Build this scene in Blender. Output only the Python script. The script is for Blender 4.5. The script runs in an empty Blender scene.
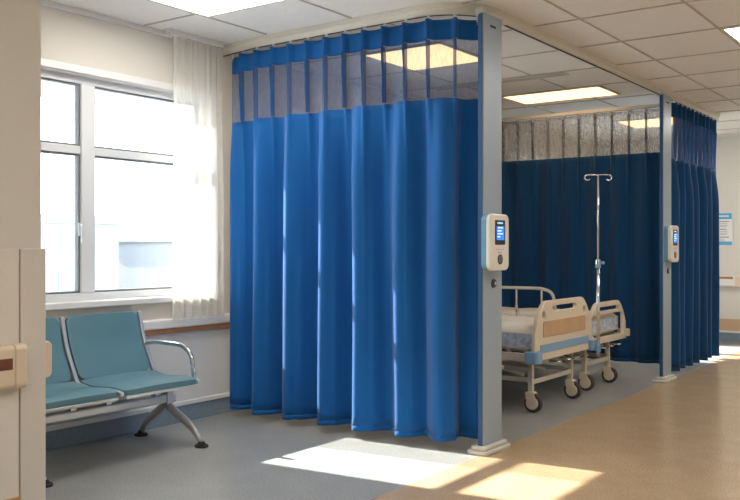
import bpy, bmesh, math, random
from mathutils import Vector, Matrix
random.seed(4)
C = bpy.context.scene.collection
PI = math.pi

# ------------------------------------------------------------------ materials
def mat(name, color, rough=0.5, metal=0.0, emit=None, estr=0.0, noise=None, bump=None, spec=None, sheen=None, coat=None):
    m = bpy.data.materials.new(name); m.use_nodes = True
    nt = m.node_tree; b = nt.nodes['Principled BSDF']
    b.inputs['Base Color'].default_value = (*color, 1)
    b.inputs['Roughness'].default_value = rough
    b.inputs['Metallic'].default_value = metal
    if spec is not None: b.inputs['Specular IOR Level'].default_value = spec
    if sheen: b.inputs['Sheen Weight'].default_value = sheen
    if coat: b.inputs['Coat Weight'].default_value = coat
    if emit:
        b.inputs['Emission Color'].default_value = (*emit, 1); b.inputs['Emission Strength'].default_value = estr
    tc = nt.nodes.new('ShaderNodeTexCoord')
    if noise:                                     # (scale, amount): small tonal variation
        n = nt.nodes.new('ShaderNodeTexNoise'); n.inputs['Scale'].default_value = noise[0]; n.inputs['Detail'].default_value = 4
        nt.links.new(tc.outputs['Object'], n.inputs['Vector'])
        r = nt.nodes.new('ShaderNodeMapRange'); r.inputs['From Min'].default_value = .3; r.inputs['From Max'].default_value = .7
        r.inputs['To Min'].default_value = 1 - noise[1]; r.inputs['To Max'].default_value = 1 + noise[1]
        nt.links.new(n.outputs['Fac'], r.inputs['Value'])
        mx = nt.nodes.new('ShaderNodeVectorMath'); mx.operation = 'SCALE'; mx.inputs[0].default_value = color
        nt.links.new(r.outputs['Result'], mx.inputs['Scale']); nt.links.new(mx.outputs['Vector'], b.inputs['Base Color'])
    if bump:
        n = nt.nodes.new('ShaderNodeTexNoise'); n.inputs['Scale'].default_value = bump[0]; n.inputs['Detail'].default_value = 3
        nt.links.new(tc.outputs['Object'], n.inputs['Vector'])
        bp = nt.nodes.new('ShaderNodeBump'); bp.inputs['Strength'].default_value = bump[1]; bp.inputs['Distance'].default_value = bump[2]
        nt.links.new(n.outputs['Fac'], bp.inputs['Height']); nt.links.new(bp.outputs['Normal'], b.inputs['Normal'])
    return m

def floor_mat(name, c1, c2, c3, rough):
    """speckled vinyl: cloudy base, fine dark and light chips"""
    m = mat(name, c1, rough); nt = m.node_tree; b = nt.nodes['Principled BSDF']
    tc = nt.nodes.new('ShaderNodeTexCoord')
    n1 = nt.nodes.new('ShaderNodeTexNoise'); n1.inputs['Scale'].default_value = 5; n1.inputs['Detail'].default_value = 6
    n2 = nt.nodes.new('ShaderNodeTexNoise'); n2.inputs['Scale'].default_value = 95; n2.inputs['Detail'].default_value = 3
    for n in (n1, n2): nt.links.new(tc.outputs['Object'], n.inputs['Vector'])
    r1 = nt.nodes.new('ShaderNodeValToRGB'); r1.color_ramp.elements[0].position = .35; r1.color_ramp.elements[1].position = .65
    r1.color_ramp.elements[0].color = (*c1, 1); r1.color_ramp.elements[1].color = (*c2, 1)
    nt.links.new(n1.outputs['Fac'], r1.inputs['Fac'])
    r2 = nt.nodes.new('ShaderNodeValToRGB'); r2.color_ramp.elements[0].position = .40; r2.color_ramp.elements[1].position = .52
    r2.color_ramp.elements[0].color = (1, 1, 1, 1); r2.color_ramp.elements[1].color = (0, 0, 0, 1)
    nt.links.new(n2.outputs['Fac'], r2.inputs['Fac'])
    mx = nt.nodes.new('ShaderNodeMixRGB'); mx.inputs['Color2'].default_value = (*c3, 1)
    nt.links.new(r2.outputs['Color'], mx.inputs['Fac']); nt.links.new(r1.outputs['Color'], mx.inputs['Color1'])
    nt.links.new(mx.outputs['Color'], b.inputs['Base Color'])
    return m

def cloth_mat(name, color, transl=.15, alpha=1.0, streak=None, rough=.85, sheen=.2, bump=(300, .15, .002)):
    """fabric = diffuse + translucent, optionally open weave letting light straight through"""
    m = mat(name, color, rough, sheen=sheen, bump=bump, noise=(3, .06)); nt = m.node_tree
    b = nt.nodes['Principled BSDF']; out = nt.nodes['Material Output']
    b.inputs['Specular IOR Level'].default_value = .35
    t = nt.nodes.new('ShaderNodeBsdfTranslucent'); t.inputs['Color'].default_value = (*color, 1)
    mx = nt.nodes.new('ShaderNodeMixShader'); mx.inputs['Fac'].default_value = transl
    nt.links.new(b.outputs[0], mx.inputs[1]); nt.links.new(t.outputs[0], mx.inputs[2])
    last = mx
    if alpha < 1:
        tr = nt.nodes.new('ShaderNodeBsdfTransparent')
        m2 = nt.nodes.new('ShaderNodeMixShader'); m2.inputs['Fac'].default_value = alpha
        if streak:
            tc = nt.nodes.new('ShaderNodeTexCoord'); mp = nt.nodes.new('ShaderNodeMapping')
            mp.inputs['Scale'].default_value = (130, 130, 22)
            n = nt.nodes.new('ShaderNodeTexNoise'); n.inputs['Scale'].default_value = 1; n.inputs['Detail'].default_value = 3
            nt.links.new(tc.outputs['Object'], mp.inputs['Vector']); nt.links.new(mp.outputs['Vector'], n.inputs['Vector'])
            r = nt.nodes.new('ShaderNodeMapRange'); r.inputs['From Min'].default_value = .3; r.inputs['From Max'].default_value = .7
            r.inputs['To Min'].default_value = alpha - streak; r.inputs['To Max'].default_value = alpha + streak
            nt.links.new(n.outputs['Fac'], r.inputs['Value']); nt.links.new(r.outputs['Result'], m2.inputs['Fac'])
        nt.links.new(tr.outputs[0], m2.inputs[1]); nt.links.new(mx.outputs[0], m2.inputs[2]); last = m2
    nt.links.new(last.outputs[0], out.inputs['Surface'])
    return m

def glass_mat():
    m = bpy.data.materials.new('window_glass'); m.use_nodes = True; nt = m.node_tree; nt.nodes.clear()
    o = nt.nodes.new('ShaderNodeOutputMaterial'); t = nt.nodes.new('ShaderNodeBsdfTransparent'); g = nt.nodes.new('ShaderNodeBsdfGlossy')
    t.inputs['Color'].default_value = (.96, .985, 1, 1); g.inputs['Roughness'].default_value = .02
    f = nt.nodes.new('ShaderNodeFresnel'); f.inputs['IOR'].default_value = 1.3
    x = nt.nodes.new('ShaderNodeMixShader')
    nt.links.new(f.outputs[0], x.inputs['Fac']); nt.links.new(t.outputs[0], x.inputs[1]); nt.links.new(g.outputs[0], x.inputs[2])
    nt.links.new(x.outputs[0], o.inputs['Surface'])
    return m

M = dict(
    wall=mat('wall_paint_beige', (.69, .655, .60), .75, bump=(60, .05, .002), noise=(1.2, .02)),
    wall_low=mat('wall_lower_panel', (.70, .71, .71), .55, noise=(2, .02)),
    near_panel=mat('near_wall_panel', (.74, .70, .64), .6, noise=(2, .02)),
    guard=mat('corner_guard', (.68, .64, .59), .45, noise=(3, .015)),
    white=mat('white_trim', (.80, .80, .79), .4, noise=(3, .01)),
    frame=mat('window_frame_white', (.72, .74, .76), .35, noise=(3, .01)),
    gasket=mat('window_gasket', (.16, .18, .20), .5),
    tile=mat('ceiling_tile', (.88, .865, .84), .9, bump=(220, .25, .003), noise=(40, .03)),
    tbar=mat('ceiling_grid_bar', (.55, .53, .49), .6),
    wood=mat('rail_wood', (.42, .22, .10), .45, noise=(14, .15)),
    brown=mat('rail_inlay_brown', (.16, .055, .03), .5, noise=(10, .1)),
    tanwood=mat('skirting_tan', (.55, .33, .16), .45, noise=(12, .1)),
    cream=mat('cream_plastic', (.74, .62, .48), .4, noise=(5, .015)),
    basebd=mat('vinyl_baseboard', (.22, .29, .36), .5, noise=(60, .12)),
    tanpanel=mat('tan_wall_panel', (.62, .42, .27), .6, noise=(5, .03)),
    farwall=mat('far_wall_paint', (.72, .70, .66), .7, noise=(1, .02)),
    floor_grey=floor_mat('vinyl_floor_grey', (.33, .335, .32), (.38, .385, .37), (.25, .26, .26), .30),
    floor_tan=floor_mat('vinyl_floor_tan', (.46, .33, .20), (.52, .38, .235), (.38, .27, .16), .24),
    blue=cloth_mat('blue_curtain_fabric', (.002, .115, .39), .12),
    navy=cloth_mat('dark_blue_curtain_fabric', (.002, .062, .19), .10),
    net=cloth_mat('curtain_net', (.10, .18, .38), .25, .52, .06, bump=None),
    pleat=cloth_mat('curtain_net_doubled', (.012, .10, .30), .15, .80, None, bump=None),
    pleat_dark=cloth_mat('curtain_net_doubled_slate', (.03, .06, .11), .15, .85, None, bump=None),
    net_pale=cloth_mat('curtain_net_pale', (.40, .39, .40), .30, .46, .05, bump=None),
    sheer=cloth_mat('sheer_voile', (.86, .84, .78), .5, .40, None, bump=(200, .1, .001)),
    rail=mat('curtain_rail_enamel', (.72, .70, .64), .4, noise=(5, .02)),
    dark=mat('dark_slot', (.03, .03, .03), .6),
    post=mat('post_grey_enamel', (.33, .41, .49), .38, .1, noise=(4, .02)),
    postedge=mat('post_edge_blue', (.02, .08, .20), .5),
    footcream=mat('post_foot_plate', (.62, .60, .55), .4),
    device=mat('device_shell', (.78, .75, .69), .3, noise=(4, .01), coat=.3),
    deviceside=mat('device_back_shell', (.16, .36, .56), .35),
    screenframe=mat('screen_bezel', (.015, .02, .03), .25),
    screen=mat('screen_lit', (.02, .1, .3), .2, emit=(.03, .22, 1.0), estr=.5),
    screentext=mat('screen_marks', (.5, .7, .9), .2, emit=(.35, .65, 1.0), estr=.45),
    btn=mat('dark_button', (.03, .045, .06), .3),
    mark=mat('grey_print', (.32, .32, .33), .5),
    teal=mat('teal_vinyl', (.11, .235, .29), .38, bump=(240, .12, .001), noise=(5, .03)),
    alu=mat('cast_aluminium', (.66, .66, .66), .3, .55, noise=(6, .03)),
    chrome=mat('chrome', (.75, .75, .76), .12, 1.0),
    rubber=mat('black_rubber', (.02, .02, .022), .6),
    bedcream=mat('bed_cream_plastic', (.70, .61, .48), .38, noise=(5, .015)),
    bedtube=mat('bed_enamel_tube', (.62, .58, .50), .35, .1),
    bedblue=mat('bed_blue_plastic', (.22, .38, .58), .4, noise=(5, .02)),
    bedwood=mat('bed_tan_inlay', (.55, .35, .21), .5, noise=(8, .06)),
    sheet=cloth_mat('white_bed_sheet', (.72, .68, .62), .05, bump=(14, .6, .02)),
    sheetblue=mat('mattress_ticking', (.48, .56, .68), .8, noise=(30, .35), bump=(20, .5, .01)),
    tread=mat('caster_tread', (.05, .05, .055), .6),
    paper=mat('poster_paper', (.80, .84, .86), .5),
    posterblue=mat('poster_blue', (.10, .42, .68), .5),
    posterred=mat('poster_red_print', (.55, .22, .22), .5),
    facade=mat('far_facade', (.29, .293, .296), .8, noise=(.4, .05)),
    facadewin=mat('far_facade_glass', (.25, .265, .275), .4),
    ground=mat('outdoor_ground', (.60, .58, .55), .9, noise=(.3, .1)),
    lampw=mat('diffuser_cool', (.9, .9, .88), .5, emit=(1, .95, .87), estr=7.0),
    lampy=mat('diffuser_warm', (.9, .85, .7), .5, emit=(1, .64, .32), estr=1.1),
    lampframe=mat('lamp_frame', (.68, .64, .56), .5),
    glass=glass_mat(),
)

# ------------------------------------------------------------------ helpers
def nb(): return bmesh.new()
def box(bm, x0, x1, y0, y1, z0, z1):
    vs = [bm.verts.new((x, y, z)) for z in (z0, z1) for y in (y0, y1) for x in (x0, x1)]
    for f in ((0, 2, 3, 1), (4, 5, 7, 6), (0, 1, 5, 4), (2, 6, 7, 3), (0, 4, 6, 2), (1, 3, 7, 5)):
        bm.faces.new([vs[i] for i in f])
def cyl(bm, p, q, r, r2=None, n=16):
    p = Vector(p); q = Vector(q); d = (q - p).normalized(); a = d.orthogonal().normalized(); b = d.cross(a)
    r2 = r if r2 is None else r2; A = []; B = []
    for i in range(n):
        t = 2 * PI * i / n; o = a * math.cos(t) + b * math.sin(t)
        A.append(bm.verts.new(p + o * r)); B.append(bm.verts.new(q + o * r2))
    for i in range(n):
        j = (i + 1) % n; f = bm.faces.new((A[i], A[j], B[j], B[i])); f.smooth = True
    bm.faces.new(A[::-1]); bm.faces.new(B)
def tube(bm, pts, r, n=10, flat=1.0, up=None):
    """round (or flattened) tube swept along a polyline"""
    pts = [Vector(p) for p in pts]; rings = []; prev = None
    for i, p in enumerate(pts):
        t = (pts[min(i + 1, len(pts) - 1)] - pts[max(i - 1, 0)]).normalized()
        if up is not None: a = (Vector(up) - t * t.dot(Vector(up))).normalized()
        elif prev is None: a = t.orthogonal().normalized()
        else: a = (prev - t * prev.dot(t)).normalized()
        prev = a; b = t.cross(a); rr = r[i] if isinstance(r, (list, tuple)) else r
        rings.append([bm.verts.new(p + (a * math.cos(2 * PI * k / n) * flat + b * math.sin(2 * PI * k / n)) * rr) for k in range(n)])
    for A, B in zip(rings, rings[1:]):
        for k in range(n):
            f = bm.faces.new((A[k], A[(k + 1) % n], B[(k + 1) % n], B[k])); f.smooth = True
    bm.faces.new(rings[0][::-1]); bm.faces.new(rings[-1])
def fillet(pts, r, n=6):
    """round the inner corners of a polyline"""
    pts = [Vector(p) for p in pts]; out = [pts[0]]
    for a, b, c in zip(pts, pts[1:], pts[2:]):
        u = (a - b); v = (c - b); k = min(r, u.length * .48, v.length * .48); u.normalize(); v.normalize()
        p0 = b + u * k; p2 = b + v * k
        for i in range(n + 1):
            t = i / n; out.append(p0 * (1 - t) ** 2 + b * 2 * t * (1 - t) + p2 * t * t)
    out.append(pts[-1]); return out
def prism(bm, outline, axis, a0, a1, hole=None):
    """extrude a 2D outline along an axis (0 x: outline=(y,z); 1 y: outline=(x,z); 2 z: outline=(x,y))"""
    def P(u, v, w): return {0: (w, u, v), 1: (u, w, v), 2: (u, v, w)}[axis]
    A = [bm.verts.new(P(u, v, a0)) for u, v in outline]; B = [bm.verts.new(P(u, v, a1)) for u, v in outline]
    n = len(A)
    for i in range(n): bm.faces.new((A[i], A[(i + 1) % n], B[(i + 1) % n], B[i]))
    if hole is None:
        bm.faces.new(A[::-1]); bm.faces.new(B)
    else:                                             # hole has the same number of points
        HA = [bm.verts.new(P(u, v, a0)) for u, v in hole]; HB = [bm.verts.new(P(u, v, a1)) for u, v in hole]
        for i in range(n):
            j = (i + 1) % n
            bm.faces.new((HA[i], HB[i], HB[j], HA[j])); bm.faces.new((A[i], HA[i], HA[j], A[j])); bm.faces.new((B[i], B[j], HB[j], HB[i]))
def rrect(x0, x1, z0, z1, r, n=6):
    out = []
    for cx, cz, a in ((x1 - r, z1 - r, 0), (x0 + r, z1 - r, PI / 2), (x0 + r, z0 + r, PI), (x1 - r, z0 + r, 1.5 * PI)):
        for i in range(n + 1):
            t = a + PI / 2 * i / n; out.append((cx + r * math.cos(t), cz + r * math.sin(t)))
    return out
def obj(name, bm, m, parent=None, bevel=0, world=False, smooth=False):
    me = bpy.data.meshes.new(name)
    bmesh.ops.recalc_face_normals(bm, faces=bm.faces)
    if world and parent is not None:
        L = parent.location.copy(); pp = parent.parent
        while pp: L += pp.location; pp = pp.parent
        bmesh.ops.translate(bm, verts=bm.verts, vec=-L)
    if smooth:
        for f in bm.faces: f.smooth = True
    bm.to_mesh(me); bm.free()
    for q in (m if isinstance(m, list) else [m]): me.materials.append(q)
    o = bpy.data.objects.new(name, me); C.objects.link(o)
    if parent is not None: o.parent = parent
    if bevel:
        b = o.modifiers.new('b', 'BEVEL'); b.width = bevel; b.segments = 3; b.limit_method = 'ANGLE'; b.angle_limit = .6
    return o
def tag(o, label, cat, group=None, kind=None):
    o['label'] = label; o['category'] = cat
    if group: o['group'] = group
    if kind: o['kind'] = kind
    return o
def thing(name, label, cat, loc=(0, 0, 0), group=None):
    o = bpy.data.objects.new(name, None); C.objects.link(o); o.location = loc; o.empty_display_size = .1
    return tag(o, label, cat, group)
def struct(name, bm, m, bevel=0):
    o = obj(name, bm, m, None, bevel); o['kind'] = 'structure'; return o
def struct_root(name, loc=(0, 0, 0)):
    o = bpy.data.objects.new(name, None); C.objects.link(o); o.location = loc; o['kind'] = 'structure'; return o
def dup(root, loc, label, group=None):
    r = root.copy(); C.objects.link(r); r.location = loc; r['label'] = label
    if group: r['group'] = group
    for ch in list(root.children):
        c = ch.copy(); C.objects.link(c); c.parent = r
        for g in list(ch.children):
            d = g.copy(); C.objects.link(d); d.parent = c
    return r

# ------------------------------------------------------------------ room shell
WX, FY, CZ = -4.56, 11.75, 2.645           # inner face of the window wall, far wall, ceiling height
EDGE = -2.43                               # where grey bay floor meets tan corridor floor
RX, BY = 1.3, -1.6
bm = nb(); box(bm, WX - .3, EDGE, BY - .2, FY + .2, -.1, 0); box(bm, EDGE, RX + .2, BY - .2, FY + .2, -.1, 0)
bm.faces.ensure_lookup_table()
for f in bm.faces[6:]: f.material_index = 1
struct('floor', bm, [M['floor_grey'], M['floor_tan']])
bm = nb(); box(bm, WX - .3, RX + .2, BY - .2, FY + .2, CZ, CZ + .12); ceil = struct('ceiling', bm, M['tile'])

WIN = [(2.50, 4.40), (5.30, 6.40), (9.1, 11.0)]; Z0, Z1 = .86, 2.26
bm = nb(); x0, x1 = WX - .22, WX
box(bm, x0, x1, BY - .2, FY + .2, .0, Z0); box(bm, x0, x1, BY - .2, FY + .2, Z1, CZ)
ys = [BY - .2] + [v for w in WIN for v in w] + [FY + .2]
for a, b in zip(ys[::2], ys[1::2]): box(bm, x0 + .001, x1 - .0002, a, b, Z0 - .05, Z1 + .05)
struct('wall_left', bm, M['wall'])
bm = nb(); box(bm, WX, WX + .008, 2.14, 4.9, .14, .66); box(bm, WX, WX + .008, 4.9, FY, .14, .66); struct('trim_1', bm, M['wall_low'])
bm = nb(); box(bm, WX, RX, FY, FY + .2, 0, CZ); struct('wall_far', bm, M['farwall'])
bm = nb(); box(bm, RX, RX + .2, BY, FY, 0, CZ); struct('wall_right', bm, M['farwall'])
bm = nb(); box(bm, WX, RX, BY - .2, BY, 0, CZ); struct('wall_back', bm, M['wall'])
# the near wall block at the left, ending in a guarded corner
NX, NY = -3.19, 2.13
bm = nb(); box(bm, WX, NX, BY, NY, 0, CZ); struct('wall_near', bm, M['wall'])
bm = nb(); box(bm, NX, NX + .010, BY, NY - .105, .2, 1.193)
struct('trim_2', bm, M['near_panel'], .002)
bm = nb(); prism(bm, [(NX - .10, NY), (NX - .10, NY + .014), (NX + .014, NY + .014), (NX + .014, NY - .10), (NX, NY - .10), (NX, NY)], 2, .0, 1.193)
struct('trim_3', bm, M['guard'], .004)
bm = nb(); box(bm, NX, NX + .018, BY, NY - .102, 0, .205); struct('baseboard_near', bm, M['tanwood'], .003)
# baseboards, ledges, cornices
bm = nb(); box(bm, WX, WX + .012, NY + .015, FY, 0, .115); struct('baseboard_left', bm, M['basebd'], .003)
bm = nb(); box(bm, WX, WX + .022, NY + .015, FY, .115, .145); struct('trim_4', bm, M['white'], .004)
bm = nb(); box(bm, WX + .03, RX, FY - .012, FY, 0, .11); struct('baseboard_far', bm, M['basebd'], .003)
bm = nb(); box(bm, WX + .03, RX, FY - .016, FY, .11, .135); box(bm, WX + .03, RX, FY - .014, FY, .135, .285)
bm.faces.ensure_lookup_table()
for f in bm.faces[6:]: f.material_index = 1
struct('trim_5', bm, [M['white'], M['tanpanel']])
bm = nb(); box(bm, WX, WX + .03, NY + .01, FY, CZ - .03, CZ); box(bm, WX + .03, RX, FY - .03, FY, CZ - .03, CZ)
box(bm, NX, NX + .02, BY, NY, CZ - .02, CZ); struct('trim_6', bm, M['white'], .004)
# wall guard on the window wall
wg = struct_root('trim_7', (WX, 4.0, .66))
bm = nb(); box(bm, WX, WX + .055, NY + .3, FY, .655, .72); obj('guard_rail', bm, M['white'], wg, .012, True)
bm = nb(); box(bm, WX, WX + .040, NY + .3, FY, .620, .655); obj('wood_strip', bm, M['wood'], wg, .004, True)
# ceiling grid
bm = nb(); zt = CZ - .006
def bx_(x): box(bm, x - .006, x + .006, *span, zt, CZ)
def by_(y, a, b): box(bm, a, b, y - .006, y + .006, zt, CZ)
span = (BY, 4.42)
for x in (-4.04, -3.32, -2.6): bx_(x)
span = (4.50, FY)
for x in (-3.90, -3.20): bx_(x)
span = (BY, FY)
for x in (-2.16, -1.51, -.86, -.21, .44, 1.09): bx_(x)
yl = [6.03 + .75 * k for k in range(-10, 8)]
for y in yl: by_(y, WX + .03, RX)
struct('trim_8', bm, M['tbar'])

# ------------------------------------------------------------------ windows
def window(n, y0, y1):
    r = struct_root('window_%d' % n, (WX, (y0 + y1) / 2, Z0))
    xf0, xf1 = WX - .12, WX - .06
    ym = (y0 + y1) / 2 - (.035 if n == 1 else 0); zt = 1.80
    bm = nb()
    box(bm, xf0, xf1, y0, y1, Z0, Z0 + .055); box(bm, xf0, xf1, y0, y1, Z1 - .05, Z1)
    box(bm, xf0, xf1, y0, y0 + .05, Z0 + .055, Z1 - .05); box(bm, xf0, xf1, y1 - .05, y1, Z0 + .055, Z1 - .05)
    obj('window_frame', bm, M['frame'], r, .004, True)
    bm = nb(); box(bm, xf0, xf1 + .005, ym - .05, ym + .05, Z0 + .055, Z1 - .05); obj('mullion', bm, M['frame'], r, .005, True)
    for a, b in ((y0 + .05, ym - .05), (ym + .05, y1 - .05)):
        bm = nb(); box(bm, xf0, xf1 - .002, a, b, zt - .025, zt + .025); obj('transom', bm, M['frame'], r, .005, True)
        for c, d in ((Z0 + .055, zt - .025), (zt + .025, Z1 - .05)):
            bm = nb()
            prism(bm, [(a, c), (b, c), (b, d), (a, d)], 0, xf0 + .01, xf1 - .012,
                  [(a + .012, c + .012), (b - .012, c + .012), (b - .012, d - .012), (a + .012, d - .012)])
            s = obj('sash_edge', bm, M['gasket'] , r, 0, True)
            bm = nb(); box(bm, xf0 + .02, xf0 + .026, a + .01, b - .01, c + .01, d - .01); obj('window_pane', bm, M['glass'], s, 0, True)
    bm = nb(); yh = ym - .065
    box(bm, xf1 + .005, xf1 + .017, yh - .012, yh + .012, 1.27, 1.35); cyl(bm, (xf1 + .017, yh, 1.335), (xf1 + .04, yh, 1.335), .008)
    box(bm, xf1 + .032, xf1 + .044, yh - .009, yh + .009, 1.23, 1.345); obj('window_handle', bm, M['frame'], r, .003, True)
    bm = nb(); box(bm, xf1, WX + .05, y0 - .04, y1 + .04, Z0 - .03, Z0 + .008); obj('window_sill', bm, M['white'], r, .006, True)
    bm = nb(); box(bm, WX, WX + .012, y0 - .04, y1 + .04, Z1, Z1 + .045); box(bm, WX, WX + .012, y0 - .04, y0, Z0, Z1); box(bm, WX, WX + .012, y1, y1 + .04, Z0, Z1)
    box(bm, xf1, WX, y0, y1, Z1 - .006, Z1)
    obj('window_trim', bm, M['white'], r, .003, True)
for i, w in enumerate(WIN): window(i + 1, *w)

# ------------------------------------------------------------------ handrails
hr = thing('handrail', 'cream bumper handrail with brown inlay on near wall face left of the corner guard', 'handrail', (NX + .01, 1.0, .62))
bm = nb(); prism(bm, rrect(NX + .012, NX + .06, .646, .815, .02), 1, BY, NY - .10); obj('bumper', bm, M['cream'], hr, .006, True)
bm = nb(); box(bm, NX + .060, NX + .063, BY, NY - .165, .722, .766); obj('inlay', bm, M['brown'], hr, 0, True)
bm = nb(); prism(bm, rrect(NX + .011, NX + .066, .642, .819, .024), 1, NY - .155, NY - .10); obj('end_cap', bm, M['cream'], hr, .008, True)
hr2 = thing('handrail', 'short end of cream bumper handrail poking out behind the corner guard beside the bench', 'handrail', (-3.9, NY, .6))
bm = nb(); prism(bm, rrect(NY + .016, NY + .090, .655, .80, .02), 0, WX + .06, NX - .13); obj('bumper', bm, M['cream'], hr2, .006, True)
bm = nb(); prism(bm, rrect(NY + .016, NY + .096, .65, .806, .026), 0, NX - .135, NX - .06); obj('end_cap', bm, M['cream'], hr2, .008, True)
hr3 = thing('handrail', 'pale handrail with brown top stripe on the far wall below the poster', 'handrail', (-2.6, FY, .75))
bm = nb(); prism(bm, rrect(FY - .075, FY - .002, .70, .83, .02), 0, -3.6, -2.71); obj('bumper', bm, M['white'], hr3, .004, True)
bm = nb(); box(bm, -3.6, -2.74, FY - .080, FY - .0745, .795, .825); obj('inlay', bm, M['wood'], hr3, 0, True)
bm = nb(); prism(bm, rrect(FY - .082, FY - .002, .69, .84, .022), 0, -2.72, -2.62); obj('end_cap', bm, M['cream'], hr3, .004, True)

# ------------------------------------------------------------------ ceiling lamps and vent
def panel(x0, x1, y0, y1, m, label):
    t = thing('ceiling_light', label, 'ceiling light', ((x0 + x1) / 2, (y0 + y1) / 2, CZ), 'recessed ceiling light panels')
    bm = nb(); z0, z1 = CZ - .012, CZ - .001
    o = [(x0, y0), (x1, y0), (x1, y1), (x0, y1)]; k = .022
    h = [(x0 + k, y0 + k), (x1 - k, y0 + k), (x1 - k, y1 - k), (x0 + k, y1 - k)]
    prism(bm, o, 2, z0, z1, h); obj('frame', bm, M['lampframe'], t, 0, True)
    bm = nb(); box(bm, x0 + k, x1 - k, y0 + k, y1 - k, CZ - .009, CZ - .002); obj('diffuser', bm, m, t, 0, True)
panel(-4.02, -3.32, 3.08, 3.86, M['lampw'], 'cool white square ceiling light above the waiting bench')
panel(-3.89, -3.19, 5.29, 6.02, M['lampy'], 'warm ceiling light seen through the net top of the bright blue curtain')
panel(-3.89, -2.90, 7.54, 8.09, M['lampy'], 'warm ceiling light above the far hospital bed')
panel(-1.50, -.87, 6.04, 6.77, M['lampw'], 'white ceiling light over the corridor at upper right edge')
panel(-.86, -.21, 3.79, 4.52, M['lampw'], 'ceiling light over the corridor beyond the right edge of the view')
panel(-.86, -.21, 8.29, 9.02, M['lampw'], 'added unseen ceiling light over the far end of the corridor')  # added out of view to lift the corridor's far end
panel(-2.10, -1.52, 9.81, 10.50, M['lampw'], 'added unseen ceiling light brightening the far wall')  # extra panel outside the frame, put in to brighten the far wall
panel(-.86, -.21, 1.54, 2.27, M['lampw'], 'added unseen ceiling light brightening the near wall')  # added unseen lamp that lightens the near wall face
panel(-2.15, -1.52, .04, .77, M['lampw'], 'added unseen ceiling light beside the near wall behind the viewer')  # second unseen lamp added for more light on the near wall
panel(-3.6, -2.9, 9.79, 10.5, M['lampy'], 'warm ceiling light behind the far gathered curtain')
v = thing('ceiling_vent', 'long slim air slot in the ceiling above the hospital beds', 'air vent', (-3.5, 6.83, CZ))
bm = nb(); box(bm, -4.2, -2.92, 6.79, 6.92, CZ - .010, CZ - .001); obj('frame', bm, M['lampframe'], v, .002, True)
bm = nb(); box(bm, -4.18, -2.94, 6.81, 6.85, CZ - .012, CZ - .0101); box(bm, -4.18, -2.94, 6.865, 6.90, CZ - .012, CZ - .0101); obj('slot', bm, M['tbar'], v, 0, True)

# ------------------------------------------------------------------ curtain rails
def sweep(bm, path, prof):
    """sweep an (offset, z) profile along a horizontal path"""
    rings = []
    for i, p in enumerate(path):
        a = Vector(path[max(i - 1, 0)]); b = Vector(path[min(i + 1, len(path) - 1)]); t = (b - a).normalized(); n = Vector((t.y, -t.x))
        rings.append([bm.verts.new((p[0] + n.x * u, p[1] + n.y * u, z)) for u, z in prof])
    k = len(prof)
    for A, B in zip(rings, rings[1:]):
        for i in range(k): bm.faces.new((A[i], A[(i + 1) % k], B[(i + 1) % k], B[i]))
    bm.faces.new(rings[0][::-1]); bm.faces.new(rings[-1])
XR, YR, RR = -2.50, 4.45, .34
path1 = [(WX + .002, YR + .08), (-4.2, YR + .02), (XR - RR - .3, YR)]
for i in range(15):
    a = -PI / 2 + PI / 2 * i / 14; path1.append((XR - RR + RR * math.cos(a), YR + RR + RR * math.sin(a)))
path1 += [(XR, 6.0), (XR, 8.0), (XR, 9.95)]
t = thing('curtain_rail', 'cream ceiling curtain rail curving from the window wall past both posts', 'curtain rail', (XR, YR, CZ))
bm = nb(); sweep(bm, path1, [(-.030, CZ - .001), (-.030, CZ - .026), (-.018, CZ - .032), (-.018, CZ - .066), (.018, CZ - .066), (.018, CZ - .032), (.030, CZ - .026), (.030, CZ - .001)])
obj('rail', bm, M['rail'], t, 0, True)
bm = nb(); sweep(bm, path1, [(-.007, CZ - .0665), (-.007, CZ - .069), (.007, CZ - .069), (.007, CZ - .0665)]); obj('slot', bm, M['dark'], t, 0, True)
for y in (4.60, 4.86, 7.98):
    bm = nb(); box(bm, XR - .028, XR + .028, y - .022, y + .022, CZ - .078, CZ - .03); obj('bracket', bm, M['rail'], t, .004, True)
ZB = 2.535; YB = 8.20
t = thing('curtain_rail', 'straight curtain rail over the dark curtain behind the hospital beds', 'curtain rail', (-3.5, YB, ZB))
bm = nb(); box(bm, WX + .002, -2.50, YB - .016, YB + .016, ZB - .03, ZB); obj('rail', bm, M['rail'], t, .003, True)
bm = nb(); box(bm, WX + .002, -2.50, YB - .006, YB + .006, ZB - .032, ZB - .0301); obj('slot', bm, M['dark'], t, 0, True)

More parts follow.
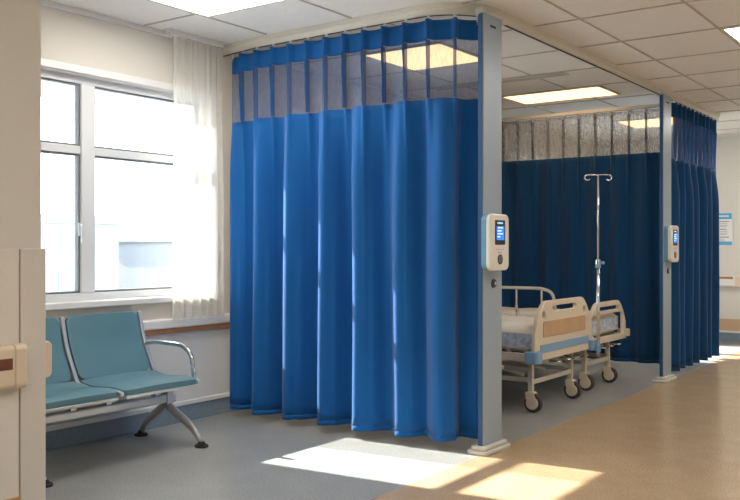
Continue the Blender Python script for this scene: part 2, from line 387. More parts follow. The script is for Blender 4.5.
# ------------------------------------------------------------------ curtains
class Path:
    def __init__(s, pts):
        s.p = [Vector(p) for p in pts]; s.L = [0]
        for a, b in zip(s.p, s.p[1:]): s.L.append(s.L[-1] + (b - a).length)
        s.len = s.L[-1]
    def at(s, d):
        d = max(0, min(s.len, d)); i = 0
        while i < len(s.p) - 2 and s.L[i + 1] < d: i += 1
        a, b = s.p[i], s.p[i + 1]; t = (b - a).normalized(); return a + t * (d - s.L[i]), Vector((t.y, -t.x)), t
def sm(a, b, x): x = max(0, min(1, (x - a) / (b - a))); return x * x * (3 - 2 * x)
def curtain(label, path, hooks, ztop, zhead, znet, zbot, pitch, amp, mf, mn, seed, ds=.009, skew=.9, toppl=.022, group='bed bay privacy curtains', mh=None, mp=M['pleat']):
    rnd = random.Random(seed); P = Path(path); hp = P.len / hooks
    c, _, _ = P.at(P.len / 2); t = thing('privacy_curtain', label, 'curtain', (c.x, c.y, zbot), group)
    nf = round(P.len / pitch)
    amps = [rnd.uniform(.75, 1.15) for _ in range(nf + 3)]; ph = [rnd.uniform(-.10, .10) for _ in range(nf + 3)]
    N = int(P.len / ds)
    def pt(i, z):
        s = P.len * i / N
        # pinch pleats at the heading
        q = (s / hp) % 1.0; d = min(q, 1 - q)
        top = toppl * math.exp(-(d / .085) ** 2) * 1.6 - toppl * .5 * math.sin(PI * q)
        # deep folds lower down
        u = s / P.len * nf; k = int(u); fr = u - k; A = amps[k] * (1 - fr) + amps[k + 1] * fr; phs = ph[k] * (1 - fr) + ph[k + 1] * fr
        th = 2 * PI * (u + phs + .02 * math.sin(z * 2.1 + k))
        low = amp * A * (math.sin(th + skew * math.sin(th) * .6) + .18 * math.sin(2 * th + 1.3) * sm(2.2, .4, z)) + .004 * math.sin(z * 3 + u * 2)
        w = sm(ztop - .05, ztop - .95, z)
        o = top * (1 - w * .9) + low * w
        edge = min(1, s / .03, (P.len - s) / .03)
        p, n, tt = P.at(s + .25 * pitch * w * .35 * math.sin(th) )
        return (p.x + n.x * o * edge, p.y + n.y * o * edge, z)
    def sheet(z0, z1, rows):
        bm = nb(); g = []
        for j in range(rows + 1):
            z = z1 + (z0 - z1) * j / rows
            g.append([bm.verts.new(pt(i, z)) for i in range(N + 1)])
        for A, B in zip(g, g[1:]):
            for i in range(N):
                f = bm.faces.new((A[i], A[i + 1], B[i + 1], B[i])); f.smooth = True
        return bm
    def thick(o, th):
        s = o.modifiers.new('s', 'SOLIDIFY'); s.thickness = th; s.offset = 0
    o = obj('header_band', sheet(zhead, ztop, 5), mh or mf, t, 0, True); thick(o, .003)
    obj('net_panel', sheet(znet, zhead - .0005, 14), mn, t, 0, True)
    f = obj('fabric_panel', sheet(zbot + .03, znet - .0005, 34), mf, t, 0, True); thick(f, .002)
    h = obj('hem', sheet(zbot, zbot + .031, 2), mf, f, 0, True); thick(h, .0035)
    # stitched pleat folds standing out from the net under every hook
    for i in range(1, hooks):
        s0 = min(P.len - .02, max(.02, hp * i)); p, n, tt = P.at(s0); k = toppl * 1.5
        bm = nb(); g = []
        for j in range(9):
            z = zhead - .002 + (znet - zhead + .004) * j / 8; f = 1 - .35 * j / 8; wv = .002 * math.sin(j * 1.3 + i)
            row = [(-.010, k * f * .2), (-.005, k * f * .8), (wv, k * f + .006), (.005, k * f * .8), (.010, k * f * .2)]
            g.append([bm.verts.new((p.x + tt.x * a + n.x * b, p.y + tt.y * a + n.y * b, z)) for a, b in row])
        for A, B in zip(g, g[1:]):
            for q in range(4): bm.faces.new((A[q], A[q + 1], B[q + 1], B[q])).smooth = True
        obj('pleat', bm, mp, t, 0, True)
    return t, P, hp
def hooks_on(t, P, n, ztop, zrail):
    for i in range(n + 1):
        p, nn, tt = P.at(min(P.len - .012, max(.012, P.len * i / n)))
        bm = nb(); cyl(bm, (p.x, p.y, zrail), (p.x, p.y, zrail - .010), .011, n=10)
        cyl(bm, (p.x, p.y, zrail - .008), (p.x, p.y, ztop - .03), .0035, n=6)
        bmesh.ops.translate(bm, verts=bm.verts, vec=(nn.x * .004, nn.y * .004, 0))
        box(bm, p.x - .007, p.x + .007, p.y - .007, p.y + .007, ztop - .014, ztop + .004)
        obj('curtain_hook', bm, M['white'], t, 0, True)
# bright curtain facing the camera
pc = [(WX + .09, YR + .08), (-4.2, YR + .02), (XR - RR - .3, YR)]
for i in range(11):
    a = -PI / 2 + PI / 2 * i / 14; pc.append((XR - RR + RR * math.cos(a), YR + RR + RR * math.sin(a)))
# stop just short of the post
c1, P1, _ = curtain('bright blue curtain with net top hanging from the window wall to the first post', pc, 13, 2.555, 2.435, 2.085, .055, .30, .075, M['blue'], M['net'], 3, toppl=.030)
hooks_on(c1, P1, 13, 2.555, CZ - .0665)
pb = [(WX + .05, YB), (-2.53, YB)]
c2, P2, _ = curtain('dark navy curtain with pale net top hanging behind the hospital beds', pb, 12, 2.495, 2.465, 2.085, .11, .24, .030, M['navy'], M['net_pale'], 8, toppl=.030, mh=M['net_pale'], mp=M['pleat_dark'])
hooks_on(c2, P2, 12, 2.495, ZB - .031)
pg = [(XR, 8.22), (XR, 9.88)]
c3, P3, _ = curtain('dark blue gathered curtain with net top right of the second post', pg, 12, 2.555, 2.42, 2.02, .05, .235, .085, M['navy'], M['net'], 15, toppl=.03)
hooks_on(c3, P3, 12, 2.555, CZ - .0665)

# sheer voile beside the window
t = thing('sheer_curtain', 'sheer off-white voile curtain gathered at the right side of the window', 'curtain', (WX + .08, 4.3, .72))
bm = nb(); g = []; y0, y1 = 3.97, 4.44; N = 130
for j in range(25):
    z = CZ - .035 + (.715 - CZ + .035) * j / 24; row = []
    for i in range(N + 1):
        s = i / N; w = .35 + .65 * sm(2.6, 1.6, z)
        th = 2 * PI * s * 6.5 + .8 * math.sin(s * 7) + .1 * math.sin(z * 2)
        row.append(bm.verts.new((WX + .088 + .024 * w * math.sin(th) + .006 * math.sin(2.3 * th + z), y0 + (y1 - y0) * s + .012 * w * math.sin(th + 1.2) - .012 * sm(1.6, .8, z) * (1 - s), z)))
    g.append(row)
for A, B in zip(g, g[1:]):
    for i in range(N): f = bm.faces.new((A[i], A[i + 1], B[i + 1], B[i])); f.smooth = True
obj('voile', bm, M['sheer'], t, 0, True)
bm = nb(); box(bm, WX + .065, WX + .11, 3.93, 4.43, CZ - .034, CZ - .001); 
tag(obj('voile_track', bm, M['white']), 'slim white track on the ceiling carrying the sheer voile curtain', 'curtain rail')
bm = nb(); tube(bm, fillet([(WX + .002, 4.46, 1.02), (WX + .03, 4.46, 1.02), (WX + .035, 4.46, 1.16)], .03), .006); cyl(bm, (WX - .002, 4.46, 1.02), (WX + .012, 4.46, 1.02), .018)
tag(obj('tieback_hook', bm, M['dark']), 'small dark curtain tieback hook on the wall between voile and blue curtain', 'hook')

# ------------------------------------------------------------------ posts and wall units
PW = .230
def make_post():
    t = thing('support_post', 'grey metal post at the corner of the bright blue curtain', 'post', (-2.45, 4.625, 0), 'curtain posts')
    a, b = -.012, .02; y0, y1 = -PW / 2, PW / 2; top = 2.565
    bm = nb(); box(bm, a, b, y0, y1, .03, top); obj('column', bm, M['post'], t, .006)
    bm = nb(); box(bm, a - .003, b - .006, y0 - .004, y0 + .002, .03, top - .01); obj('edge_strip', bm, M['postedge'], t)
    bm = nb(); prism(bm, rrect(-.075, .065, -.17, .17, .04), 2, 0, .022); prism(bm, rrect(-.055, .045, -.15, .15, .03), 2, .022, .045); obj('foot_plate', bm, M['footcream'], t, .006)
    bm = nb(); cyl(bm, (b, .0, .985), (b + .014, .0, .985), .027, .024, 20); k = obj('lock_knob', bm, M['btn'], t, .003)
    bm = nb(); cyl(bm, (b + .014, .0, .985), (b + .018, .0, .985), .011, n=12); obj('key_slot', bm, M['chrome'], k)
    bm = nb()
    for i in range(6): box(bm, b, b + .0015, .0 + i * .012 - .035, .0 + i * .012 - .026, 2.492, 2.505)
    obj('maker_mark', bm, M['dark'], t)
    return t
post = make_post()
post2 = dup(post, (-2.45, 7.97, 0), 'grey metal post farther down the corridor beside the gathered curtain')
def make_device():
    t = thing('wall_terminal', 'white handset terminal with lit blue screen on the nearer post', 'control terminal', (-2.43, 4.64, 1.228), 'post control terminals')
    h = .165; w = .118
    bm = nb(); prism(bm, rrect(-w + .004, w - .004, -h + .006, h - .006, .035), 0, 0.001, .034); obj('back_shell', bm, M['deviceside'], t, .004)
    bm = nb(); prism(bm, rrect(-w, w, -h, h, .04, 8), 0, .034, .064); obj('front_shell', bm, M['device'], t, .009)
    bm = nb(); prism(bm, rrect(-.062, .062, -.015, .128, .006), 0, .064, .0665); s = obj('screen_bezel', bm, M['screenframe'], t, .001)
    bm = nb(); box(bm, .0665, .0675, -.047, .047, .012, .092); obj('screen', bm, M['screen'], s)
    bm = nb()
    for z, a, b in ((.080, -.03, .03), (.062, -.036, .012), (.045, -.036, .030), (.028, -.036, -.004)): box(bm, .0675, .068, a, b, z, z + .008)
    for i in range(5): box(bm, .0666, .0672, -.035 + i * .014, -.026 + i * .014, .106, .116)
    obj('screen_text', bm, M['screentext'], s)
    bm = nb()
    for i in range(4): box(bm, .064, .0648, -.045 + i * .027, -.034 + i * .027, -.045, -.040)
    for i in range(3): box(bm, .064, .0648, -.025 + i * .018, -.013 + i * .018, -.062, -.056)
    obj('printed_marks', bm, M['mark'], t)
    bm = nb(); cyl(bm, (.064, 0, -.100), (.068, 0, -.100), .030, n=28); k = obj('round_button', bm, M['btn'], t, .001)
    bm = nb()
    for r in (.008, .014, .020):
        n = 18; A = [(r * math.cos(a), r * math.sin(a) - .100) for a in [2 * PI * i / n for i in range(n)]]
        B = [((r - .002) * math.cos(a), (r - .002) * math.sin(a) - .100) for a in [2 * PI * i / n for i in range(n)]]
        prism(bm, A, 0, .068, .0685, B)
    obj('fingerprint_icon', bm, M['mark'], k)
    return t
dev = make_device(); dev.location.y = 4.59
dup(dev, (-2.43, 7.98, 1.228), 'white handset terminal with lit blue screen on the farther post')

# ------------------------------------------------------------------ waiting bench
bench = thing('waiting_bench', 'aluminium beam bench with two teal padded seats under the window', 'bench', (-4.2, 3.1, 0))
def local(o): return o
def seat_profile(pts, th):
    """thick curved strip (x,z) from a centre line"""
    up, lo = [], []
    P = [Vector(p) for p in pts]
    for i, p in enumerate(P):
        t = (P[min(i + 1, len(P) - 1)] - P[max(i - 1, 0)]).normalized(); n = Vector((-t.y, t.x))
        k = th * (1 if 0 < i < len(P) - 1 else .55)
        up.append(p + n * k / 2); lo.append(p - n * k / 2)
    return [(v.x, v.y) for v in up + lo[::-1]]
def slab(y0, y1, pts, th, r=.04, n=5):
    """pad with rounded far corners: rows across y, columns along the profile"""
    bm = nb(); P = [Vector(p) for p in pts]; m = len(P); L = [0]
    for a, b in zip(P, P[1:]): L.append(L[-1] + (b - a).length)
    def inset(d):                                  # corner rounding by distance from the ends
        e = min(d, L[-1] - d)
        return 0 if e >= r else r - math.sqrt(max(0, r * r - (r - e) ** 2))
    tops, bots = [], []
    for i, p in enumerate(P):
        t = (P[min(i + 1, m - 1)] - P[max(i - 1, 0)]).normalized(); nv = Vector((-t.y, t.x)); k = inset(L[i])
        a, b = y0 + k, y1 - k
        A = []; B = []
        for j in range(9):
            s = j / 8; y = a + (b - a) * s; puff = .006 * math.sin(PI * s)
            A.append(bm.verts.new((p.x + nv.x * (th / 2 + puff), y, p.y + nv.y * (th / 2 + puff)))); B.append(bm.verts.new((p.x - nv.x * th / 2, y, p.y - nv.y * th / 2)))
        tops.append(A); bots.append(B)
    for G in (tops, bots):
        for A, B in zip(G, G[1:]):
            for j in range(8): bm.faces.new((A[j], A[j + 1], B[j + 1], B[j]))
    for i in range(m - 1):
        bm.faces.new((tops[i][0], tops[i + 1][0], bots[i + 1][0], bots[i][0])); bm.faces.new((tops[i][8], bots[i][8], bots[i + 1][8], tops[i + 1][8]))
    for i in (0, m - 1):
        for j in range(8): bm.faces.new((tops[i][j], tops[i][j + 1], bots[i][j + 1], bots[i][j]))
    return bm
def dense(pts, n=24):
    f = fillet([(p[0], p[1], 0) for p in pts], .08, 6); P = [Vector((v.x, v.y)) for v in f]; L = [0]
    for a, b in zip(P, P[1:]): L.append(L[-1] + (b - a).length)
    out = []
    for k in range(n + 1):
        u = .5 - .5 * math.cos(PI * k / n) if True else k / n
        d = L[-1] * u; i = 0
        while i < len(P) - 2 and L[i + 1] < d: i += 1
        q = (d - L[i]) / max(1e-9, L[i + 1] - L[i]); out.append(tuple(P[i] * (1 - q) + P[i + 1] * q))
    return out
seatprof = dense([(-4.325, .415), (-4.20, .392), (-4.00, .405), (-3.915, .392)])
backprof = dense([(-4.475, .79), (-4.435, .62), (-4.375, .50), (-4.335, .425)])
for y0, y1 in ((3.135, 3.68), (2.56, 3.105)):
    obj('seat_pad', slab(y0, y1, seatprof, .030, .03), M['teal'], bench, .004, True, True)
    obj('backrest_pad', slab(y0 + .01, y1 - .01, backprof, .026, .045), M['teal'], bench, .004, True, True)
    bm = nb()
    prism(bm, seat_profile([(x, z - .024) for x, z in seatprof], .018), 1, y0 + .012, y1 - .012)
    obj('seat_pan', bm, M['alu'], bench, .004, True)
for y in (2.545, 3.12, 3.69):                    # side frames run up beside each seat and back
    side = [(x + .004, z) for x, z in backprof] + [(x, z - .006) for x, z in seatprof[1:]]
    bm = nb(); prism(bm, seat_profile(side[::2], .026), 1, y - .012, y + .012)
    obj('side_frame', bm, M['alu'], bench, .004, True)
bm = nb(); prism(bm, rrect(-4.235, -4.175, .238, .290, .012), 1, 2.42, 3.74); obj('beam', bm, M['alu'], bench, .002, True)
for y in (2.64, 3.0, 3.24, 3.60):
    bm = nb(); box(bm, -4.30, -3.96, y - .014, y + .014, .350, .372); box(bm, -4.228, -4.182, y - .022, y + .022, .285, .352); obj('bracket', bm, M['alu'], bench, .005, True)
def legset(y):
    bm = nb()
    def limb(pts):
        f = fillet(pts, .06, 6); n = len(f)
        tube(bm, f, [.036 - .016 * i / (n - 1) for i in range(n)], 12, .62, (0, 1, 0))
    limb([(-4.205, y, .29), (-4.215, y, .22), (-4.39, y, .10), (-4.440, y, .022)])
    limb([(-4.205, y, .29), (-4.195, y, .22), (-3.97, y, .11), (-3.895, y, .022)])
    box(bm, -4.245, -4.165, y - .025, y + .025, .232, .365)
    l = obj('leg', bm, M['alu'], bench, 0, True)
    for x in (-4.442, -3.893):
        b2 = nb(); cyl(b2, (x, y, 0), (x, y, .014), .042, .040, 20); cyl(b2, (x, y, .014), (x, y, .034), .028, .016, 16)
        obj('foot_glide', b2, M['rubber'], l, .003, True)
legset(3.685); legset(2.62)
for y in (3.69, 2.495):
    bm = nb(); tube(bm, fillet([(-4.395, y, .44), (-4.43, y, .585), (-4.33, y, .605), (-4.07, y, .60), (-3.985, y, .55), (-3.965, y, .40)], .06, 6), .0155, 12, .75, (0, 1, 0))
    obj('armrest', bm, M['chrome'], bench, 0, True)

# ------------------------------------------------------------------ hospital beds
def board_outline(y0, y1, z0, z1, sh):
    """arched bed-end outline in (y,z)"""
    pts = [(y0 - .0, z0), (y1 + .0, z0)]
    pts += [(y1 - .01, z0 + (z1 - z0) * .45), (y1 - .05, z1 - sh)]
    n = 8
    for i in range(n + 1):
        a = i / n; pts.append((y1 - .07 - a * .14, z1 - sh * (1 - math.sin(a * PI / 2)) * .75))
    for i in range(n + 1):
        a = 1 - i / n; pts.append((y0 + .07 + a * .14, z1 - sh * (1 - math.sin(a * PI / 2)) * .75))
    pts += [(y0 + .05, z1 - sh), (y0 + .01, z0 + (z1 - z0) * .45)]
    return pts
def cut(o, boxes):
    """cut rounded slots right through the board"""
    bm = nb()
    for (a, b, c, d, r) in boxes: prism(bm, rrect(a, b, c, d, r), 0, -.2, .2)
    bmesh.ops.recalc_face_normals(bm, faces=bm.faces)
    me = bpy.data.meshes.new('slot_cutter'); bm.to_mesh(me); bm.free(); k = bpy.data.objects.new('slot_cutter', me); C.objects.link(k)
    k.location = o.matrix_world.translation if False else (0, 0, 0); k.parent = o.parent
    m = o.modifiers.new('c', 'BOOLEAN'); m.object = k; m.operation = 'DIFFERENCE'; m.solver = 'EXACT'
    bpy.context.view_layer.update()
    dg = bpy.context.evaluated_depsgraph_get(); new = bpy.data.meshes.new_from_object(o.evaluated_get(dg))
    o.modifiers.clear(); o.data = new; bpy.data.objects.remove(k)
    b = o.modifiers.new('b', 'BEVEL'); b.width = .007; b.segments = 3; b.limit_method = 'ANGLE'; b.angle_limit = .6
def bed(loc, label, W, top, second=False):
    """local frame: +x = foot end (x 0 at the foot board), y centred, z up"""
    t = thing('hospital_bed', label, 'hospital bed', loc, 'hospital beds in the curtained bay')
    h = W / 2; Lb = 1.80
    zb = .385
    # end board at the foot
    o = obj('footboard', (lambda b: (prism(b, board_outline(-h, h, zb, top, .13), 0, -.032, .0), b)[1])(nb()), M['bedcream'], t)
    if not second:
        cut(o, [(-.22, .22, top - .078, top - .04, .017), (-h + .125, -h + .185, top - .130, top - .070, .028), (h - .185, h - .125, top - .130, top - .070, .028)])
        bm = nb(); prism(bm, rrect(-h + .14, h - .14, top - .26, top - .145, .012), 0, -.001, .004); obj('inlay_panel', bm, M['bedwood'], o, .002)
        bm = nb(); box(bm, .0, .004, -h + .09, h - .07, zb + .055, zb + .115); obj('blue_stripe', bm, M['bedblue'], o, .001)
        for s in (-1, 1):
            bm = nb(); prism(bm, rrect(-.07, .035, min(s * (h + .035), s * (h - .07)), max(s * (h + .035), s * (h - .07)), .025), 2, zb - .01, zb + .075); obj('corner_bumper', bm, M['bedblue'], t, .008)
    else:
        cut(o, [(-.26, .26, top - .075, top - .042, .015), (-h + .07, h - .07, zb + .055, top - .105, .03)])
        for s in (-1, 1):
            bm = nb(); prism(bm, rrect(-.07, .03, min(s * (h + .03), s * (h - .05)), max(s * (h + .03), s * (h - .05)), .025), 2, zb + .02, zb + .085); obj('corner_bumper', bm, M['bedcream'], t, .008)
    # head board against the window wall
    o = obj('headboard', (lambda b: (prism(b, board_outline(-h, h, zb, top + .12, .13), 0, -Lb - .032, -Lb), b)[1])(nb()), M['bedcream'], t, .007)
    # frame and deck
    bm = nb()
    for s in (-1, 1): box(bm, -Lb, -.033, s * (h - .05) - .018, s * (h - .05) + .018, zb - .0, zb + .055)
    for x in (-.06, -.6, -1.2, -1.75): box(bm, x - .018, x + .018, -h + .05, h - .05, zb + .005, zb + .04)
    obj('frame', bm, M['bedtube'], t, .004)
    bm = nb(); box(bm, -Lb + .02, -.05, -h + .06, h - .06, zb + .08, zb + .098)
    for k in range(12): box(bm, -.12 - k * .14, -.09 - k * .14, -h + .07, h - .07, zb + .056, zb + .08)
    obj('mattress_deck', bm, M['bedtube'], t, .002)
    # mattress: soft block with sagging surface
    bm = nb(); nx, ny = 36, 18; zt, z0 = zb + .24, zb + .099; my = h - .055
    def mp(i, j, top_):
        u, v_ = i / nx, j / ny; x = -Lb + .03 + (Lb - .085) * u; y = -my + 2 * my * v_
        e = min(u * nx / 2.0, (1 - u) * nx / 2.0, v_ * ny / 1.6, (1 - v_) * ny / 1.6, 1); rd = .045 * (1 - math.sqrt(max(0, 1 - (1 - e) ** 2)))
        n_ = .006 * math.sin(x * 9 + y * 5) + .004 * math.sin(x * 23 - y * 14) + .003 * math.sin(y * 31 + x * 7)
        return (x, y, zt - rd + n_ * e) if top_ else (x, y, z0)
    T = [[bm.verts.new(mp(i, j, True)) for j in range(ny + 1)] for i in range(nx + 1)]; B = [[bm.verts.new(mp(i, j, False)) for j in range(ny + 1)] for i in range(nx + 1)]
    for G in (T, B):
        for i in range(nx):
            for j in range(ny): bm.faces.new((G[i][j], G[i + 1][j], G[i + 1][j + 1], G[i][j + 1])).smooth = True
    for i in range(nx):
        for j in (0, ny): bm.faces.new((T[i][j], T[i + 1][j], B[i + 1][j], B[i][j]))
    for j in range(ny):
        for i in (0, nx): bm.faces.new((T[i][j], T[i][j + 1], B[i][j + 1], B[i][j]))
    bm.normal_update()
    for f in bm.faces:
        if abs(f.normal.z) < .3: f.material_index = 1
    obj('mattress', bm, [M['sheet'], M['sheetblue']], t)
    # legs with braked casters
    for x in (-.11, -Lb + .12):
        for s in (-1, 1):
            y = s * (h - .17)
            bm = nb(); box(bm, x - .018, x + .018, y - .018, y + .018, .155, zb + .002); l = obj('leg', bm, M['bedtube'], t, .004)
            bm = nb(); cyl(bm, (x, y, .155), (x, y, .135), .026); 
            prism(bm, [(x - .035, .15), (x + .03, .15), (x + .055, .09), (x + .04, .045), (x - .005, .055), (x - .03, .10)], 1, y - .031, y - .023)
            prism(bm, [(x - .035, .15), (x + .03, .15), (x + .055, .09), (x + .04, .045), (x - .005, .055), (x - .03, .10)], 1, y + .023, y + .031)
            box(bm, x - .035, x + .03, y - .03, y + .03, .132, .15)
            obj('caster_fork', bm, M['bedcream'], l, .003)
            bm = nb(); xc = x + .02; cyl(bm, (xc, y - .019, .068), (xc, y + .019, .068), .068, n=28); w = obj('caster_tyre', bm, M['tread'], l, .006)
            bm = nb(); cyl(bm, (xc, y - .034, .068), (xc, y + .034, .068), .046, n=24); cyl(bm, (xc, y - .038, .068), (xc, y + .038, .068), .012, n=10); obj('caster_hub', bm, M['bedcream'], l, .003)
        bm = nb(); yy = h - .17; box(bm, x - .013, x + .013, -yy + .018, yy - .018, .20, .235); obj('cross_bar', bm, M['bedtube'], t, .003)
    for s in (-1, 1):
        bm = nb(); y = s * (h - .17); box(bm, -Lb + .138, -.128, y - .012, y + .012, .215, .25); obj('lower_rail', bm, M['bedtube'], t, .003)
    # lifting linkage under the deck
    bm = nb()
    for y in (-.18, .18):
        tube(bm, [(-.25, y, .235), (-.85, y, zb - .02)], .012); tube(bm, [(-1.0, y, zb - .02), (-1.5, y, .235)], .012)
    tube(bm, [(-.05, -.18, zb - .03), (-.9, -.18, zb - .04)], .010); tube(bm, [(-.05, .0, zb - .03), (-.9, .0, zb - .04)], .010)
    cyl(bm, (-.85, -.3, zb - .03), (-.85, .3, zb - .03), .014); obj('lift_linkage', bm, M['bedtube'], t)
    for y in (-.18, .0, .18):
        bm = nb(); tube(bm, fillet([(-.06, y, zb - .03), (.03, y, zb - .03), (.03, y + .09, zb - .03)], .01, 3), .007, 8); obj('crank_handle', bm, M['chrome'], t)
    # guard rails
    def guard(s, z0, z1, fold):
        y = s * (h + .012)
        bm = nb(); x0, x1 = -.34, -1.45
        tube(bm, fillet([(x0 + .05, y, z0 + .02), (x0, y, z1 - .03), (x0 - .10, y, z1), (x1, y, z1), (x1 - .04, y, z0 + .02)], .06), .013, 10)
        gr = obj('side_rail', bm, M['bedtube'], t)
        bm = nb(); tube(bm, [(x0 + .10, y, z0 + .012), (x1 - .08, y, z0 + .012)], .014, 10); obj('lower_bar', bm, M['bedtube'], gr)
        for k in range(5):
            x = x0 - .10 - k * .23
            bm = nb(); cyl(bm, (x, y, z0), (x, y, z1), .0075, n=10); cyl(bm, (x, y, z0 + .45 * (z1 - z0)), (x, y, z0 + .6 * (z1 - z0)), .011, n=10); obj('rail_bar', bm, M['bedtube'], gr)
    if not second: guard(1, zb + .10, .855, 0)
    guard(-1, zb - .06, zb + .075, 0) if not second else guard(1, zb - .04, zb + .08, 0)
    return t
bed((-2.66, 6.22, 0), 'nearer cream hospital bed with tan and blue foot board, on casters', 1.06, .81)
bed((-2.72, 7.28, 0), 'farther hospital bed with open arched foot board showing its mattress', .88, .735, True)

# drip pole held in the bed corner
ix, iy = -2.60, 6.73
t = thing('iv_pole', 'tall chrome drip pole with two curled hooks standing at the bed corner', 'drip pole', (ix, iy, .36))
bm = nb(); cyl(bm, (ix, iy, .33), (ix, iy, 1.07), .0125); obj('lower_tube', bm, M['chrome'], t, 0, True)
bm = nb(); cyl(bm, (ix, iy, 1.07), (ix, iy, 1.775), .008); obj('upper_tube', bm, M['chrome'], t, 0, True)
bm = nb(); cyl(bm, (ix, iy, 1.04), (ix, iy, 1.10), .02); k = obj('clamp_collar', bm, M['chrome'], t, .003, True)
bm = nb(); cyl(bm, (ix, iy, 1.035), (ix, iy, 1.06), .0215); cyl(bm, (ix + .018, iy, 1.075), (ix + .05, iy, 1.075), .010, .014, 12); obj('clamp_knob', bm, M['bedblue'], k, .002, True)
ux, uy = .812, .5835                        # hook bar runs across the view
for s in (-1, 1):
    pts = [(0, 1.772)] + [(.05, 1.775), (.085, 1.774)]
    for i in range(9):
        a = PI / 2 - i * 1.35 * PI / 8; pts.append((.085 + .022 * math.cos(a), 1.752 + .022 * math.sin(a)))
    bm = nb(); tube(bm, [(ix + s * ux * d, iy + s * uy * d, z) for d, z in pts], .0055, 8); obj('hook', bm, M['chrome'], t, 0, True)
bm = nb(); cyl(bm, (ix, iy, .36), (ix, iy, .42), .019); box(bm, ix - .05, ix, iy - .02, iy + .02, .375, .405); obj('socket', bm, M['bedblue'], t, .003, True)

# ------------------------------------------------------------------ poster on the far wall
t = thing('poster', 'framed notice with blue header and footer on the far wall', 'poster', (-2.9, FY, 1.21))
def pbox(nm, m, x0, x1, z0, z1, d0, d1, par): b = nb(); box(b, x0, x1, FY - d1, FY - d0, z0, z1); return obj(nm, b, m, par, 0, True)
qx1, qx0, qz0, qz1 = -2.755, -3.075, 1.21, 1.645
fr = pbox('frame', M['frame'], qx0, qx1, qz0, qz1, .001, .014, t)
pbox('sheet', M['paper'], qx0 + .014, qx1 - .014, qz0 + .014, qz1 - .014, .014, .016, t)
pbox('header', M['posterblue'], qx0 + .014, qx1 - .014, qz1 - .09, qz1 - .014, .016, .017, t)
pbox('footer', M['posterblue'], qx0 + .014, qx1 - .014, qz0 + .014, qz0 + .06, .016, .017, t)
b = nb()
for i in range(7): box(b, qx0 + .05 + i * .032, qx0 + .074 + i * .032, FY - .018, FY - .017, qz1 - .062, qz1 - .04)
obj('header_writing', b, M['paper'], t, 0, True)
b = nb()
for k, z in enumerate((1.52, 1.42, 1.32)):
    box(b, qx0 + .05, qx1 - .05 - .03 * (k % 2), FY - .0172, FY - .0161, z, z + .012)
obj('red_writing', b, M['posterred'], t, 0, True)
b = nb()
for z in (1.495, 1.475, 1.455, 1.395, 1.375, 1.355, 1.295, 1.275): box(b, qx0 + .05, qx1 - .06 - .05 * random.random(), FY - .0172, FY - .0161, z, z + .006)
obj('grey_writing', b, M['mark'], t, 0, True)

# ------------------------------------------------------------------ outdoors
bm = nb(); box(bm, -90, WX - .5, -60, 90, -4.2, -4.0); struct('ground', bm, M['ground'])
def building(label, x, y0, y1, z1, rows, cols):
    t = thing('building', label, 'building', (x, (y0 + y1) / 2, -4.0), 'buildings outside the window')
    bm = nb(); box(bm, x - 9, x, y0, y1, -4.0, z1); box(bm, x - 9.2, x + .2, y0 - .2, y1 + .2, z1, z1 + .4); obj('wall', bm, M['facade'], t, 0, True)
    dy = (y1 - y0) / cols; dz = (z1 + 3.4) / rows
    for i in range(cols):
        for j in range(rows):
            a = y0 + dy * (i + .18); b = y0 + dy * (i + .82); c = -3.4 + dz * (j + .25)
            bm = nb(); box(bm, x, x + .05, a, b, c, c + dz * .5); obj('window', bm, M['facadewin'], t, 0, True)
building('pale office block seen faintly through the left window pane', -38, 16, 30, 2.4, 3, 7)
building('pale low block with rows of windows seen through the right window pane', -34, 33, 47, 1.5, 3, 7)
# unseen blocks added outside to keep sun off left pane and bed bay
bm = nb(); box(bm, -9.6, -6.6, -6.0, 2.98, 3.05, 9.0); box(bm, -9.6, -6.6, 4.75, 8.7, 3.05, 9.0); struct('sun_blocker', bm, M['facade'])

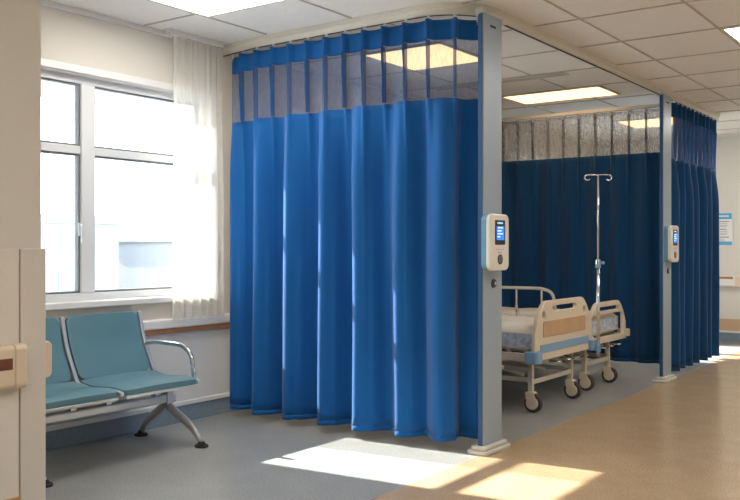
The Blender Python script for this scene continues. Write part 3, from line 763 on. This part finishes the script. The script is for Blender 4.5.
# ------------------------------------------------------------------ light
w = bpy.data.worlds.new('sky'); bpy.context.scene.world = w; w.use_nodes = True; nt = w.node_tree
bg = nt.nodes['Background']; tc = nt.nodes.new('ShaderNodeTexCoord'); sp = nt.nodes.new('ShaderNodeSeparateXYZ'); rp = nt.nodes.new('ShaderNodeValToRGB')
nt.links.new(tc.outputs['Generated'], sp.inputs[0]); nt.links.new(sp.outputs['Z'], rp.inputs['Fac']); nt.links.new(rp.outputs['Color'], bg.inputs['Color'])
rp.color_ramp.elements[0].position = 0; rp.color_ramp.elements[0].color = (1, .985, .96, 1)
rp.color_ramp.elements[1].position = .7; rp.color_ramp.elements[1].color = (.62, .80, 1, 1)
bg.inputs['Strength'].default_value = 3.2
sun = bpy.data.lights.new('sun', 'SUN'); sun.energy = 12; sun.angle = math.radians(.7); sun.color = (1, .93, .82)
so = bpy.data.objects.new('sun', sun); C.objects.link(so); so.location = (-10, 3, 8)
so.rotation_euler = Vector((1, .10, -.74)).to_track_quat('-Z', 'Y').to_euler()
for (y0, y1) in WIN:                                # portals only guide sampling of the sky
    l = bpy.data.lights.new('window_portal', 'AREA'); l.shape = 'RECTANGLE'; l.size = Z1 - Z0; l.size_y = y1 - y0
    l.cycles.is_portal = True
    o = bpy.data.objects.new('window_portal', l); C.objects.link(o); o.location = (WX - .24, (y0 + y1) / 2, (Z0 + Z1) / 2); o.rotation_euler = (0, -PI / 2, 0)

# ------------------------------------------------------------------ camera
cam = bpy.data.cameras.new('camera'); co = bpy.data.objects.new('camera', cam); C.objects.link(co)
co.location = (0, 0, 1.2); co.rotation_euler = (PI / 2, 0, math.radians(35.7))
cam.sensor_width = 36; cam.lens = 877 / 740 * 36; cam.shift_y = -3 / 740; cam.clip_end = 300
sc = bpy.context.scene; sc.camera = co
sc.view_settings.view_transform = 'Standard'; sc.view_settings.look = 'None'; sc.view_settings.gamma = 1; sc.view_settings.use_curve_mapping = False
sc.view_settings.exposure = 1.15
sc.cycles.max_bounces = 8; sc.cycles.diffuse_bounces = 5; sc.cycles.transparent_max_bounces = 16
